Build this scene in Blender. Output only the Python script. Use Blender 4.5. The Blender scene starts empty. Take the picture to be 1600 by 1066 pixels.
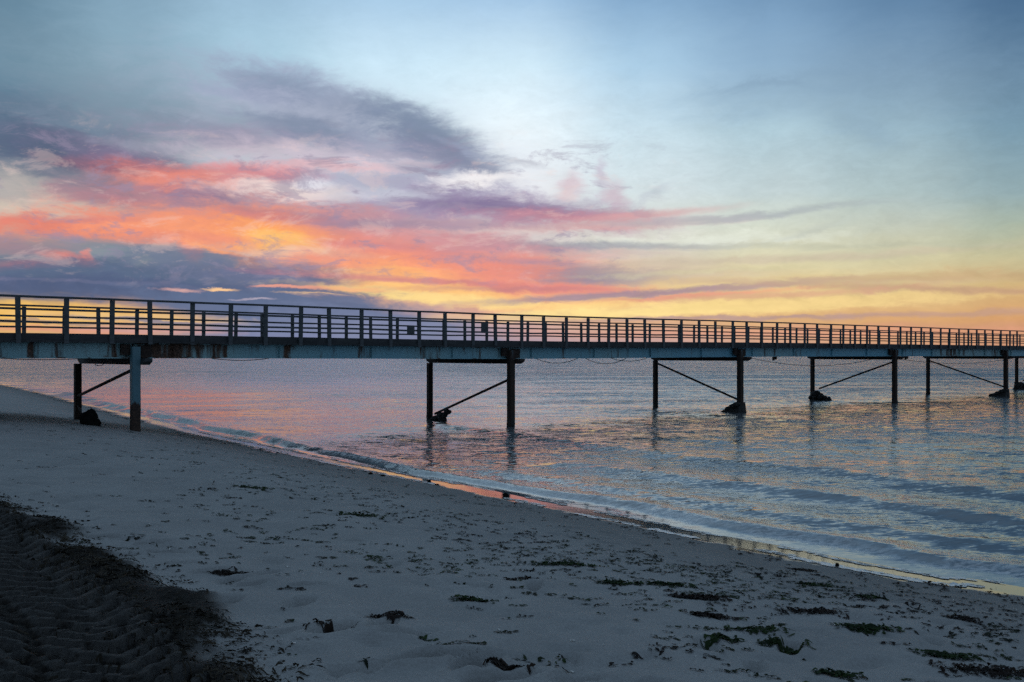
import bpy, bmesh, math, random
import numpy as np
from mathutils import Vector

# ------------------------------------------------------------------ camera
C = bpy.context.scene.collection
scn = bpy.context.scene
FPX, CXP, HY = 1556.0, 800.0, 554.0        # focal length in photo pixels, centre column, horizon row
CAMZ = 2.40
cam_d = bpy.data.cameras.new('camera')
cam = bpy.data.objects.new('camera', cam_d); C.objects.link(cam)
cam_d.sensor_width = 36.0
cam_d.lens = 36.0 * FPX / 1600.0
cam_d.shift_y = 21.0 / 1600.0
cam_d.clip_start = 0.1
cam_d.clip_end = 20000
cam.location = (0, 0, CAMZ)
cam.rotation_euler = (math.radians(90), 0, 0)
scn.camera = cam
scn.view_settings.view_transform = 'Standard'
scn.view_settings.look = 'None'
scn.view_settings.gamma = 1
scn.view_settings.exposure = 0.10
scn.cycles.max_bounces = 4
scn.cycles.use_adaptive_sampling = True
scn.cycles.adaptive_threshold = 0.03
scn.cycles.use_denoising = False

ZEN = (.212,.315,.450)
SUN_AZ, SUN_EL = -9.0, -1.5                  # degrees, azimuth from +Y towards +X

def lin(c):
    return tuple(((v/255)/12.92 if v/255 <= .04045 else ((v/255+.055)/1.055)**2.4) for v in c)

class NT:
    """small helper to build node graphs"""
    def __init__(self, tree): self.t = tree; self.n = tree.nodes; self.l = tree.links
    def node(self, typ, **kw):
        nd = self.n.new(typ)
        for k, v in kw.items(): setattr(nd, k, v)
        return nd
    def put(self, sock, v):
        if isinstance(v, bpy.types.NodeSocket): self.l.new(v, sock)
        else: sock.default_value = v
    def math(self, op, a, b=None, c=None, clamp=False):
        m = self.node('ShaderNodeMath', operation=op); m.use_clamp = clamp
        self.put(m.inputs[0], a)
        if b is not None: self.put(m.inputs[1], b)
        if c is not None: self.put(m.inputs[2], c)
        return m.outputs[0]
    def mix(self, f, a, b, mode='MIX'):
        m = self.node('ShaderNodeMix', data_type='RGBA', blend_type=mode)
        self.put(m.inputs[0], f)
        for s, v in ((m.inputs[6], a), (m.inputs[7], b)):
            self.put(s, v if isinstance(v, bpy.types.NodeSocket) else (*v[:3], 1))
        return m.outputs[2]
    def smooth(self, v, a, b, lo=0.0, hi=1.0, typ='SMOOTHSTEP'):
        m = self.node('ShaderNodeMapRange', interpolation_type=typ)
        self.put(m.inputs[0], v)
        m.inputs[1].default_value = a; m.inputs[2].default_value = b
        m.inputs[3].default_value = lo; m.inputs[4].default_value = hi
        return m.outputs[0]
    def noise(self, vec, scale, detail=4, rough=.55, dist=0.0):
        m = self.node('ShaderNodeTexNoise')
        self.l.new(vec, m.inputs['Vector'])
        m.inputs['Scale'].default_value = scale; m.inputs['Detail'].default_value = detail
        m.inputs['Roughness'].default_value = rough; m.inputs['Distortion'].default_value = dist
        return m
    def mapping(self, vec, loc=(0,0,0), rot=(0,0,0), scale=(1,1,1), typ='POINT'):
        m = self.node('ShaderNodeMapping', vector_type=typ)
        self.l.new(vec, m.inputs[0])
        m.inputs[1].default_value = loc; m.inputs[2].default_value = rot; m.inputs[3].default_value = scale
        return m.outputs[0]
    def vmath(self, op, a, b=None):
        m = self.node('ShaderNodeVectorMath', operation=op)
        self.put(m.inputs[0], a)
        if b is not None: self.put(m.inputs[1], b)
        return m
    def ramp(self, f, stops, interp='LINEAR'):
        m = self.node('ShaderNodeValToRGB'); self.put(m.inputs[0], f)
        cr = m.color_ramp; cr.interpolation = interp
        while len(cr.elements) < len(stops): cr.elements.new(.5)
        for e, (p, c) in zip(cr.elements, stops):
            e.position = p; e.color = (*c[:3], 1)
        return m.outputs[0]

# ------------------------------------------------------------------ sky (world, a function of direction only)
def px_to_az(x): return math.degrees(math.atan((x-CXP)/FPX))
def px_to_el(x, y): return math.degrees(math.atan((HY-y)/math.hypot(FPX, x-CXP)))

def build_world():
    w = bpy.data.worlds.new('World'); scn.world = w; w.use_nodes = True
    N = NT(w.node_tree); N.n.clear()
    out = N.node('ShaderNodeOutputWorld')
    tc = N.node('ShaderNodeTexCoord'); d = tc.outputs['Generated']
    sep = N.node('ShaderNodeSeparateXYZ'); N.l.new(d, sep.inputs[0])
    X, Y, Z = sep.outputs
    az = N.math('MULTIPLY', N.math('ARCTAN2', X, Y), 57.2958)
    el = N.math('MULTIPLY', N.math('ARCSINE', Z), 57.2958)
    # position on a flat cloud layer: noise made there gathers into streaks towards the horizon
    den = N.math('ADD', N.math('MAXIMUM', Z, 0.0), 0.07)
    cl = N.node('ShaderNodeCombineXYZ')
    N.l.new(N.math('DIVIDE', X, den), cl.inputs[0]); N.l.new(N.math('DIVIDE', Y, den), cl.inputs[1])
    cl = cl.outputs[0]
    ae = N.node('ShaderNodeCombineXYZ'); N.l.new(az, ae.inputs[0]); N.l.new(el, ae.inputs[1]); ae = ae.outputs[0]
    nA = N.noise(N.mapping(cl, rot=(0,0,.25), scale=(1.0,1.5,1)), 0.95, 5, .6, .5)
    nB = N.noise(N.mapping(ae, loc=(3,7,0), rot=(0,0,math.radians(3)), scale=(.20,.60,1)), 1.0, 6, .66, .8)
    nC = N.noise(N.mapping(ae, loc=(13,1,0), rot=(0,0,math.radians(-12)), scale=(.50,1.1,1)), 1.0, 6, .68, .5)
    # warp of the direction coordinates
    def warp(n, sx, sy):
        v = N.vmath('SUBTRACT', n.outputs['Color'], (.5,.5,.5)).outputs[0]
        return N.vmath('MULTIPLY', v, (sx, sy, 0)).outputs[0]
    wv = N.vmath('ADD', N.vmath('ADD', warp(nA, 4.0, 1.5), warp(nB, 3.6, 1.5)).outputs[0], warp(nC, 2.4, 1.1)).outputs[0]
    taper = N.smooth(el, 0.0, 9.0, .28, 1.0)
    wvs = N.vmath('SCALE', wv); N.put(wvs.inputs[3], taper)
    P = N.vmath('ADD', ae, wvs.outputs[0]).outputs[0]
    Pc = N.vmath('ADD', ae, N.vmath('ADD', warp(nB, 2.2, .7), warp(nC, 1.0, .45)).outputs[0]).outputs[0]
    sp = N.node('ShaderNodeSeparateXYZ'); N.l.new(Pc, sp.inputs[0]); pu, pv = sp.outputs[0], sp.outputs[1]
    nD = N.noise(N.mapping(ae, loc=(5,9,0), rot=(0,0,math.radians(6)), scale=(1.3,2.8,1)), 1.0, 4, .65, .8)
    streak = N.math('ADD', N.math('ADD', N.math('MULTIPLY', nB.outputs[0], .5), N.math('MULTIPLY', nC.outputs[0], .28)), N.math('MULTIPLY', nD.outputs[0], .22))
    wisp = N.math('ADD', N.math('MULTIPLY', nC.outputs[0], .72), N.math('MULTIPLY', nD.outputs[0], .28))

    rows = [0, 100, 200, 300, 350, 400, 450, 500, 550]
    grid = {
      0:    [(96,128,149),(104,138,158),(92,120,142),(160,162,165),(200,180,165),(118,128,140),(85,98,125),(235,188,90),(165,128,140)],
      200:  [(126,157,178),(138,170,188),(134,162,178),(165,165,172),(200,170,160),(120,130,142),(88,100,128),(215,165,115),(150,128,148)],
      400:  [(150,182,205),(166,199,216),(172,197,208),(196,192,198),(205,178,172),(205,165,150),(110,116,146),(118,128,160),(122,128,160)],
      600:  [(163,195,220),(194,220,235),(206,224,233),(204,205,214),(196,180,188),(205,165,160),(240,180,120),(118,128,165),(128,132,165)],
      800:  [(158,190,218),(200,224,237),(224,236,242),(226,226,230),(200,190,194),(192,170,168),(232,160,120),(205,165,150),(160,142,160)],
      1000: [(128,163,195),(164,196,219),(192,214,225),(203,215,218),(212,216,208),(205,196,180),(222,192,142),(212,168,132),(178,148,155)],
      1200: [(114,148,180),(140,172,199),(166,192,204),(186,201,203),(200,206,192),(208,203,172),(226,202,142),(214,170,120),(190,150,136)],
      1400: [(95,128,160),(120,151,178),(147,174,188),(167,185,186),(184,191,178),(198,193,160),(214,190,138),(208,160,110),(196,148,122)],
      1600: [(74,106,138),(93,125,152),(116,147,165),(140,163,168),(162,174,158),(186,180,144),(204,172,120),(202,150,104),(192,140,114)],
    }
    cols = sorted(grid)
    col = None; prev = None
    for x in cols:
        stops = []
        for y, c in sorted(zip(rows, grid[x]), key=lambda t: -t[0]):
            stops.append((max(0.0, px_to_el(x, y)/24.0), lin(c)))
        zen = tuple(v*.80 for v in lin(grid[x][0]))
        stops.append((.97, zen))
        r = N.ramp(N.math('DIVIDE', pv, 24.0), stops, 'LINEAR')
        col = r if col is None else N.mix(N.smooth(pu, px_to_az(prev), px_to_az(x), typ='SMOOTHSTEP'), col, r)
        prev = x
    # cloud strokes: x, y, rx, ry in photo pixels turned into angles, tilt (degrees, + falls to the right), colour, opacity, softness
    S = [
      # high grey-violet veil
      (30,225,210,85,8,(84,104,130),.78,.8),(150,245,170,48,8,(92,104,132),.75,.7),(250,200,200,34,4,(120,132,152),.55,.8),
      (1200,150,150,28,-4,(128,160,186),.35,1.0),(1345,200,60,24,25,(126,156,180),.35,.8),(1200,130,70,8,-6,(118,148,176),.35,.9),
      (560,235,230,80,10,(178,188,206),.62,.6),(420,170,190,66,10,(160,172,196),.72,.7),(490,148,140,34,16,(142,154,184),.75,.7),(470,150,85,24,16,(118,138,166),.8,.7),(250,172,210,34,9,(116,138,158),.55,.8),(120,95,260,60,8,(118,142,160),.45,1.0),(1420,120,260,50,6,(120,148,170),.35,1.0),(400,140,90,14,4,(150,160,192),.6,.7),
      (560,225,190,60,14,(172,178,198),.75,.7),(470,198,100,20,8,(114,130,158),.8,.6),(360,215,150,20,2,(150,138,165),.65,.8),
      (645,200,105,30,18,(112,130,158),.9,.6),(700,245,90,26,14,(122,130,158),.9,.6),(610,240,90,22,6,(138,142,172),.7,.7),
      (560,285,170,34,4,(170,170,194),.75,.7),(700,300,110,22,2,(160,152,182),.75,.7),(620,330,160,22,0,(165,155,178),.7,.7),
      (455,240,170,18,0,(222,200,208),.5,.8),(560,262,90,10,-4,(222,222,230),.5,.8),
      (110,255,150,34,10,(82,96,124),.8,.6),(185,240,110,22,6,(128,112,144),.65,.7),(210,268,130,20,4,(158,104,122),.8,.6),
      # coral and orange bodies
      (300,287,125,24,2,(230,130,114),.9,.8),(265,292,80,14,2,(246,146,122),.75,.8),(405,275,80,15,2,(214,128,134),.85,.6),(500,262,150,9,-2,(232,170,172),.6,.8),
      (430,302,100,14,2,(236,216,210),.8,.7),(488,288,28,9,0,(226,228,238),.7,.7),
      (40,300,170,28,2,(190,180,172),.75,.8),(60,330,150,16,0,(214,196,176),.8,.8),
      (160,300,80,26,6,(128,120,142),.75,.7),(240,318,150,20,0,(192,120,128),.75,.8),(335,313,85,20,6,(124,112,146),.9,.6),(450,326,190,12,2,(168,138,160),.7,.7),
      (230,356,330,26,-3,(236,132,106),.95,.6),(60,352,110,14,0,(226,122,104),.8,.7),(190,356,90,13,-3,(250,150,106),.8,.8),(300,352,70,13,0,(250,160,108),.7,.8),
      (430,358,170,34,4,(244,146,104),.95,.7),(560,365,130,34,6,(222,138,128),.8,.8),(425,370,85,20,3,(255,164,84),1,.8),(440,378,60,11,2,(255,200,96),1,.8),(480,392,85,7,-3,(250,220,176),.85,.7),
      (650,355,140,22,3,(178,142,160),.7,.8),
      (170,392,140,18,3,(126,138,152),.9,.7),(220,402,110,9,0,(146,160,162),.7,.8),(20,385,90,14,3,(150,124,140),.7,.8),
      (298,388,14,22,-20,(248,148,112),.95,.5),(355,398,75,8,20,(252,160,104),.95,.5),
      (112,406,44,9,14,(226,128,116),.9,.5),(50,413,80,7,-4,(214,122,122),.85,.6),(136,402,9,11,-40,(228,134,122),.9,.5),
      (200,428,370,24,-1,(86,104,134),.95,.5),(300,404,110,16,2,(104,116,144),.85,.6),(440,430,130,15,2,(104,112,144),.95,.5),(560,400,60,12,4,(196,130,140),.7,.8),
      # purple band on the right of the cloud
      (800,328,185,26,4,(150,132,166),.92,.6),(790,325,110,14,6,(126,112,152),.8,.7),(880,342,120,15,2,(200,134,146),.8,.8),(1000,337,120,7,-4,(214,158,160),.75,.8),(900,355,200,6,-2,(226,170,164),.7,.8),
      (742,281,75,11,-4,(244,240,240),.9,.7),(850,368,160,9,-1,(212,204,200),.65,.8),(800,388,140,11,-1,(138,136,160),.85,.6),(930,386,170,10,-1,(160,158,172),.7,.7),(900,400,140,8,1,(196,170,172),.6,.7),
      (893,288,20,18,40,(206,168,180),.6,.8),(940,272,9,24,-14,(186,168,190),.6,.8),(964,305,14,22,-20,(196,158,178),.6,.8),(1022,302,30,7,-30,(168,174,190),.35,.8),(815,255,34,5,10,(170,172,186),.55,.7),
      (700,412,230,34,4,(240,136,118),.92,.7),(615,418,110,18,5,(250,156,108),.85,.8),(640,430,70,10,4,(254,180,104),.8,.8),(860,432,80,24,4,(226,130,122),.6,.8),(740,380,120,12,3,(206,142,152),.7,.8),
      (680,452,165,12,6,(255,196,112),.95,.6),(610,461,100,6,6,(255,222,132),.9,.7),(720,470,220,9,5,(254,216,132),.95,.6),(690,441,230,5,3,(206,124,132),.8,.7),(880,452,150,8,2,(232,136,122),.85,.7),
      (790,452,160,4,0,(180,120,134),.5,.7),
      (940,432,100,13,2,(140,136,156),.85,.6),(1060,428,150,10,0,(190,172,160),.6,.8),(960,462,220,6,-3,(150,132,152),.85,.6),(1120,452,180,5,-4,(176,142,148),.7,.7),(1000,470,240,3.5,-4,(236,140,120),.8,.7),
      (1050,484,330,11,-2,(254,222,136),1,.6),(1280,472,260,8,-2,(236,202,130),.75,.7),(900,478,120,5,-2,(254,210,126),.9,.6),
      # mottling of the cloud body
      (520,345,90,8,2,(150,128,154),.7,.8),(385,330,60,7,4,(176,120,134),.7,.8),(620,300,60,7,4,(196,200,214),.7,.7),(560,305,50,6,0,(206,208,220),.6,.8),(655,265,50,6,8,(160,170,190),.7,.7),(720,232,40,5,20,(150,160,186),.6,.7),
      (330,180,80,8,4,(148,160,180),.6,.8),(250,185,90,9,6,(128,146,166),.6,.8),(90,190,120,9,8,(110,132,154),.6,.8),(60,270,70,10,6,(110,122,140),.6,.7),(210,228,70,7,4,(150,152,172),.6,.8),
      (620,350,120,6,2,(150,134,160),.6,.8),(760,352,110,6,1,(182,146,160),.6,.8),(600,385,90,6,4,(210,132,134),.6,.8),(760,405,90,6,4,(204,142,146),.6,.8),(860,412,80,5,2,(170,140,160),.6,.8),
      (420,338,90,6,2,(216,128,122),.7,.8),(130,342,90,5,-3,(206,124,122),.6,.8),(340,372,60,6,3,(236,140,112),.7,.8),(540,398,50,6,5,(226,164,140),.6,.8),(900,440,60,5,2,(150,138,156),.6,.7),
      # right side streaks
      (1200,335,160,5,-4,(158,166,174),.6,.8),(1050,345,160,5,-2,(170,172,180),.6,.7),(1100,372,190,10,0,(226,232,218),.65,.8),(1260,362,60,5,-14,(174,182,178),.35,.9),(1000,383,150,5,1,(164,168,172),.6,.8),
      (1200,405,300,6,-1,(196,178,158),.55,.7),(1180,420,240,5,-2,(214,204,160),.6,.7),(1250,440,240,6,1,(196,166,140),.65,.7),(1500,432,220,8,1,(196,160,118),.55,.8),(1480,452,260,6,3,(184,140,120),.65,.7),(1180,462,220,5,-2,(216,160,130),.7,.6),
      (1440,492,240,5,-1,(184,146,136),.6,.7),(1100,497,260,3.5,0,(176,144,142),.8,.6),(1500,510,260,6,0,(208,150,112),.6,.8),(1320,384,240,5,2,(184,186,164),.5,.8),
      # low slate bank and the glow beneath it
      (150,452,430,17,0,(80,94,128),.97,.4),(120,441,260,3,1,(104,110,142),.6,.6),(430,478,210,26,3,(92,108,142),.97,.35),(560,505,150,24,4,(110,122,156),.97,.35),(640,520,160,22,3,(124,132,164),.92,.5),
      (342,451,28,3,0,(255,200,136),.95,.5),(275,453,30,3,0,(226,170,160),.8,.6),(455,449,55,3,2,(246,160,130),.8,.5),(395,469,30,2,0,(196,180,196),.7,.6),(490,461,50,2.5,3,(244,196,136),.8,.5),(545,452,60,4,3,(252,180,118),.8,.6),
      (500,463,60,2.5,3,(112,112,142),.8,.4),(560,478,50,3,6,(96,108,140),.8,.4),
      (40,489,230,16,1,(244,188,84),1.0,.5),(200,497,170,8,2,(226,184,120),.8,.6),(230,502,120,3,3,(112,118,150),.8,.5),(60,503,180,3,1,(120,110,130),.6,.5),(90,514,180,5,1,(222,150,118),.85,.6),(240,516,130,4,2,(200,150,150),.7,.6),
      (1250,520,400,8,0,(226,150,124),.6,.8),(720,497,60,5,4,(228,180,140),.6,.7),
    ]
    DS, TL = .90, .99                     # slightly calmer colours than first noted
    bs = N.vmath('SCALE', col); bs.inputs[3].default_value = 1.05; base = bs.outputs[0]
    var = N.math('MULTIPLY_ADD', N.math('SUBTRACT', wisp, .5), N.smooth(el, 12, 18, .45, .16), 1.0)
    nF = N.noise(N.mapping(ae, loc=(31,17,0), rot=(0,0,math.radians(-7)), scale=(.33,.85,1)), 1.0, 7, .68, .5)
    win = N.math('MULTIPLY', N.math('MULTIPLY', N.smooth(el, 3.2, 5.0), N.smooth(el, 13.5, 10.5)), N.smooth(az, 12, 2))
    gl = N.math('MULTIPLY', win, N.smooth(nF.outputs[0], .52, .64, 0, .55))
    gh = N.math('MULTIPLY', win, N.smooth(nF.outputs[0], .46, .34, 0, .24))
    def background(c):
        b = N.node('ShaderNodeBackground'); N.l.new(c, b.inputs[0]); b.inputs[1].default_value = 1.0
        return b.outputs[0]
    def tile(a0_, a1_, e0_, e1_):
        """the strokes that can reach this part of the sky, laid one over the other"""
        gt = bpy.data.node_groups.new('cloud_strokes', 'ShaderNodeTree')
        for nm, ty in (('base','NodeSocketColor'),('far','NodeSocketVector'),('near','NodeSocketVector'),('streak','NodeSocketFloat'),('wisp','NodeSocketFloat')):
            gt.interface.new_socket(nm, in_out='INPUT', socket_type=ty)
        gt.interface.new_socket('colour', in_out='OUTPUT', socket_type='NodeSocketColor')
        G = NT(gt); gi = G.node('NodeGroupInput'); go = G.node('NodeGroupOutput')
        col, Pf, Pn, sk1, sk2 = [gi.outputs[k] for k in range(5)]
        for i, (x, y, rx, ry, tilt, c, op, soft) in enumerate(S):
            a0, e0 = px_to_az(x), px_to_el(x, y)
            kx = .0368*math.cos(math.radians(a0))**2; ky = .0368*math.cos(math.radians(a0))
            big = ry > 7 and rx > 50
            R = 1.95; mt = abs(math.tan(math.radians(tilt)))
            ha = R*(rx*kx+ry*ky*mt)+(3.2 if big else 1.2); he = R*(ry*ky+rx*kx*mt)+(1.1 if big else .4)
            if a0-ha > a1_ or a0+ha < a0_ or e0-he > e1_ or e0+he < e0_: continue
            # a vanishing share of the colour so far keeps the strokes in order for the shader compiler
            chain = G.node('ShaderNodeVectorMath', operation='MULTIPLY_ADD')
            G.put(chain.inputs[0], col); chain.inputs[1].default_value = (1e-7, 1e-7, 0); G.put(chain.inputs[2], Pf if big else Pn)
            m = G.mapping(chain.outputs[0], loc=(a0, e0, 0), rot=(0,0,-math.radians(tilt)), scale=(rx*kx, ry*ky, 1e6), typ='TEXTURE')
            r = G.vmath('LENGTH', m).outputs['Value']
            v = G.math('MULTIPLY_ADD', sk1 if i % 2 else sk2, -1.7, r)
            soft2 = soft*1.25
            f = G.smooth(v, .24-soft2, .24+soft2*.6, op*.96, 0.0)
            L = lin(c); g = .3*L[0]+.5*L[1]+.2*L[2]; L = tuple((g+(k-g)*DS)*TL for k in L)
            col = G.mix(f, col, L)
        G.l.new(col, go.inputs[0])
        nd = N.node('ShaderNodeGroup'); nd.node_tree = gt
        for k, v in enumerate((base, P, Pc, streak, wisp)): N.l.new(v, nd.inputs[k])
        mm = N.mix(gh, N.mix(gl, nd.outputs[0], lin((146,136,160))), lin((236,205,196)))
        vm = N.vmath('SCALE', mm); N.put(vm.inputs[3], var)
        return background(vm.outputs[0])
    def pick(v, cuts, items):
        """one of the items by comparing v with the cuts"""
        if not cuts: return items[0]
        h = len(cuts)//2
        m = N.node('ShaderNodeMixShader'); N.l.new(N.math('GREATER_THAN', v, cuts[h]), m.inputs[0])
        N.l.new(pick(v, cuts[:h], items[:h+1]), m.inputs[1]); N.l.new(pick(v, cuts[h+1:], items[h+1:]), m.inputs[2])
        return m.outputs[0]
    AC, EC = [-18,-9,0,9], [2.4,4.6,7.5,11]
    al_ = [-60]+AC+[60]; el_ = [-5]+EC+[30]
    front = pick(az, AC, [pick(el, EC, [tile(al_[i], al_[i+1], el_[j], el_[j+1]) for j in range(len(EC)+1)]) for i in range(len(AC)+1)])
    # dusk sky overhead and behind the camera
    sky = N.node('ShaderNodeTexSky', sky_type='NISHITA')
    sky.sun_disc = False; sky.sun_elevation = math.radians(SUN_EL); sky.sun_rotation = math.radians(SUN_AZ)
    sky.ozone_density = 2.0; sky.dust_density = 1.0
    sk = N.vmath('SCALE', sky.outputs[0]); sk.inputs[3].default_value = 0.10
    up = N.smooth(el, 22.0, 62.0)
    back = N.smooth(N.math('ABSOLUTE', az), 32.0, 75.0)
    f = N.math('MAXIMUM', up, back)
    over = N.mix(.8, sk.outputs[0], ZEN)
    m = N.node('ShaderNodeMixShader'); N.l.new(f, m.inputs[0]); N.l.new(front, m.inputs[1]); N.l.new(background(over), m.inputs[2])
    N.l.new(m.outputs[0], out.inputs[0])
    try: w.cycles.sampling_method = 'MANUAL'; w.cycles.sample_map_resolution = 256
    except Exception: pass
build_world()

sd = bpy.data.lights.new('sun', 'SUN'); sd.energy = 0.25; sd.angle = math.radians(2); sd.color = (1, .62, .42)
sun = bpy.data.objects.new('sun', sd); C.objects.link(sun)
_a, _e = math.radians(SUN_AZ), math.radians(SUN_EL)
sun.rotation_euler = Vector((math.sin(_a)*math.cos(_e), math.cos(_a)*math.cos(_e), math.sin(_e))).to_track_quat('Z', 'Y').to_euler()
sun.location = (0, 0, 30)

# ------------------------------------------------------------------ helpers
def tag(o, label=None, cat=None, group=None, kind=None):
    if label: o['label'] = label
    if cat: o['category'] = cat
    if group: o['group'] = group
    if kind: o['kind'] = kind
    return o

def empty(name, loc=(0,0,0), rz=0, parent=None):
    o = bpy.data.objects.new(name, None); C.objects.link(o)
    o.location = loc; o.rotation_euler = (0,0,rz); o.parent = parent
    o.empty_display_size = .2
    return o

class MB:
    def __init__(self): self.v = []; self.f = []
    def add(self, vs, fs):
        b = len(self.v); self.v += [tuple(p) for p in vs]; self.f += [tuple(b+i for i in f) for f in fs]
    def box(self, x0, x1, y0, y1, z0, z1):
        self.add([(x0,y0,z0),(x1,y0,z0),(x1,y1,z0),(x0,y1,z0),(x0,y0,z1),(x1,y0,z1),(x1,y1,z1),(x0,y1,z1)],
                 [(3,2,1,0),(4,5,6,7),(0,1,5,4),(1,2,6,5),(2,3,7,6),(3,0,4,7)])
    def sweep(self, pts, prof, caps=True):
        """pts: list of (centre, right, up); prof: list of (a, b)"""
        n = len(prof); vs = []
        for c, r, u in pts:
            for a, b in prof: vs.append(tuple(Vector(c) + Vector(r)*a + Vector(u)*b))
        fs = []
        for i in range(len(pts)-1):
            for k in range(n):
                k2 = (k+1) % n
                fs.append((i*n+k, i*n+k2, (i+1)*n+k2, (i+1)*n+k))
        if caps:
            fs.append(tuple(range(n-1, -1, -1))); fs.append(tuple((len(pts)-1)*n+k for k in range(n)))
        self.add(vs, fs)
    def tube(self, P, r, n=8):
        P = [Vector(p) for p in P]; fr = []
        rr = r if isinstance(r, (list, tuple)) else [r]*len(P)
        for i, p in enumerate(P):
            t = (P[min(i+1, len(P)-1)] - P[max(i-1, 0)]).normalized()
            ref = Vector((0,0,1)) if abs(t.z) < .9 else Vector((0,1,0))
            a = t.cross(ref).normalized(); b = a.cross(t).normalized()
            fr.append((p, a*rr[i], b*rr[i]))
        self.sweep(fr, [(math.cos(2*math.pi*k/n), math.sin(2*math.pi*k/n)) for k in range(n)])
    def build(self, name, mat, parent=None, smooth=False, bevel=0):
        me = bpy.data.meshes.new(name); me.from_pydata(self.v, [], self.f); me.update()
        bm = bmesh.new(); bm.from_mesh(me); bmesh.ops.recalc_face_normals(bm, faces=bm.faces)
        if bevel:
            bmesh.ops.bevel(bm, geom=[e for e in bm.edges if len(e.link_faces) == 2 and e.calc_face_angle(0) > .8], offset=bevel, segments=2, affect='EDGES', profile=.6)
        bm.to_mesh(me); bm.free()
        if smooth: me.polygons.foreach_set('use_smooth', [True]*len(me.polygons))
        me.materials.append(mat)
        o = bpy.data.objects.new(name, me); C.objects.link(o); o.parent = parent
        return o

def copy_tree(o, parent=None):
    c = o.copy(); C.objects.link(c); c.parent = parent
    for ch in list(o.children): copy_tree(ch, c)
    return c

def np_mesh(name, verts, faces, mat, attrs=None, smooth=True):
    me = bpy.data.meshes.new(name)
    nv, nf = len(verts), len(faces)
    me.vertices.add(nv); me.vertices.foreach_set('co', np.asarray(verts, np.float32).ravel())
    k = faces.shape[1]
    me.loops.add(nf*k); me.loops.foreach_set('vertex_index', faces.astype(np.int32).ravel())
    me.polygons.add(nf); me.polygons.foreach_set('loop_start', np.arange(0, nf*k, k, dtype=np.int32))
    me.update(calc_edges=True)
    me.polygons.foreach_set('use_smooth', np.full(nf, smooth))
    for an, av in (attrs or {}).items():
        a = me.attributes.new(an, 'FLOAT', 'POINT'); a.data.foreach_set('value', np.asarray(av, np.float32).ravel())
    me.materials.append(mat); me.validate()
    o = bpy.data.objects.new(name, me); C.objects.link(o)
    return o

def grid_faces(nx, ny):
    i = np.arange(nx-1)[None, :] + np.arange(ny-1)[:, None]*nx
    return np.stack([i, i+1, i+1+nx, i+nx], -1).reshape(-1, 4)

def new_mat(name):
    m = bpy.data.materials.new(name); m.use_nodes = True
    N = NT(m.node_tree); N.n.clear()
    out = N.node('ShaderNodeOutputMaterial'); p = N.node('ShaderNodeBsdfPrincipled')
    N.l.new(p.outputs[0], out.inputs[0])
    return m, N, p
def attr(N, name):
    a = N.node('ShaderNodeAttribute'); a.attribute_name = name; return a.outputs['Fac']
def bump(N, h, dist, strength=1.0, normal=None):
    b = N.node('ShaderNodeBump'); b.inputs['Distance'].default_value = dist
    N.put(b.inputs['Strength'], strength); N.l.new(h, b.inputs['Height'])
    if normal: N.l.new(normal, b.inputs['Normal'])
    return b.outputs[0]

# ------------------------------------------------------------------ noise in numpy
def vnoise(x, y, seed=0):
    xi = np.floor(x).astype(np.int64); yi = np.floor(y).astype(np.int64); fx = x-xi; fy = y-yi
    fx = fx*fx*(3-2*fx); fy = fy*fy*(3-2*fy)
    def h(a, b):
        n = (a*374761393 + b*668265263 + seed*1442695041) & 0xffffffff
        n = ((n ^ (n >> 13))*1274126177) & 0xffffffff
        return ((n ^ (n >> 16)) & 0xffff)/65535.0
    return (h(xi,yi)*(1-fx)+h(xi+1,yi)*fx)*(1-fy) + (h(xi,yi+1)*(1-fx)+h(xi+1,yi+1)*fx)*fy
def fbm(x, y, seed=0, o=4, g=.5):
    t = 0; a = 1; s = 0
    for k in range(o):
        t = t + a*vnoise(x*2**k+17.3*k, y*2**k-9.1*k, seed+k); s += a; a *= g
    return t/s
def sstep(v, a, b):
    t = np.clip((v-a)/(b-a), 0, 1); return t*t*(3-2*t)

def ground_pt(px, py, z=0.0):
    Y = (CAMZ-z)*FPX/(py-HY); return ((px-CXP)/FPX*Y, Y)

# ------------------------------------------------------------------ the shoreline
edge_px = [(1600,938),(1500,923),(1400,908),(1300,889),(1200,869),(1100,849),(1000,828),(900,807),(800,786),(700,765),(600,745),(500,724),(400,701),(310,682),(250,667),(200,653),(150,640),(95,625),(45,612),(0,603)]
shore = [(90,-120),(40,-48),(22,-18),(13,-3),(8.6,4.6)] + [ground_pt(*p) for p in edge_px] + [(-56,100),(-90,140),(-160,200),(-400,420)]
def catmull(pts, n):
    out = []
    for i in range(1, len(pts)-2):
        p0, p1, p2, p3 = [np.array(pts[i+k], float) for k in (-1,0,1,2)]
        for t in np.linspace(0, 1, n, endpoint=False):
            out.append(.5*((2*p1)+(-p0+p2)*t+(2*p0-5*p1+4*p2-p3)*t*t+(-p0+3*p1-3*p2+p3)*t**3))
    out.append(np.array(pts[-2], float))
    return np.array(out)
SH = catmull([shore[0]]+shore+[shore[-1]], 3)
SEG = SH[1:]-SH[:-1]; SLEN = np.hypot(SEG[:,0], SEG[:,1]); SCUM = np.concatenate([[0], np.cumsum(SLEN)])
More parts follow.
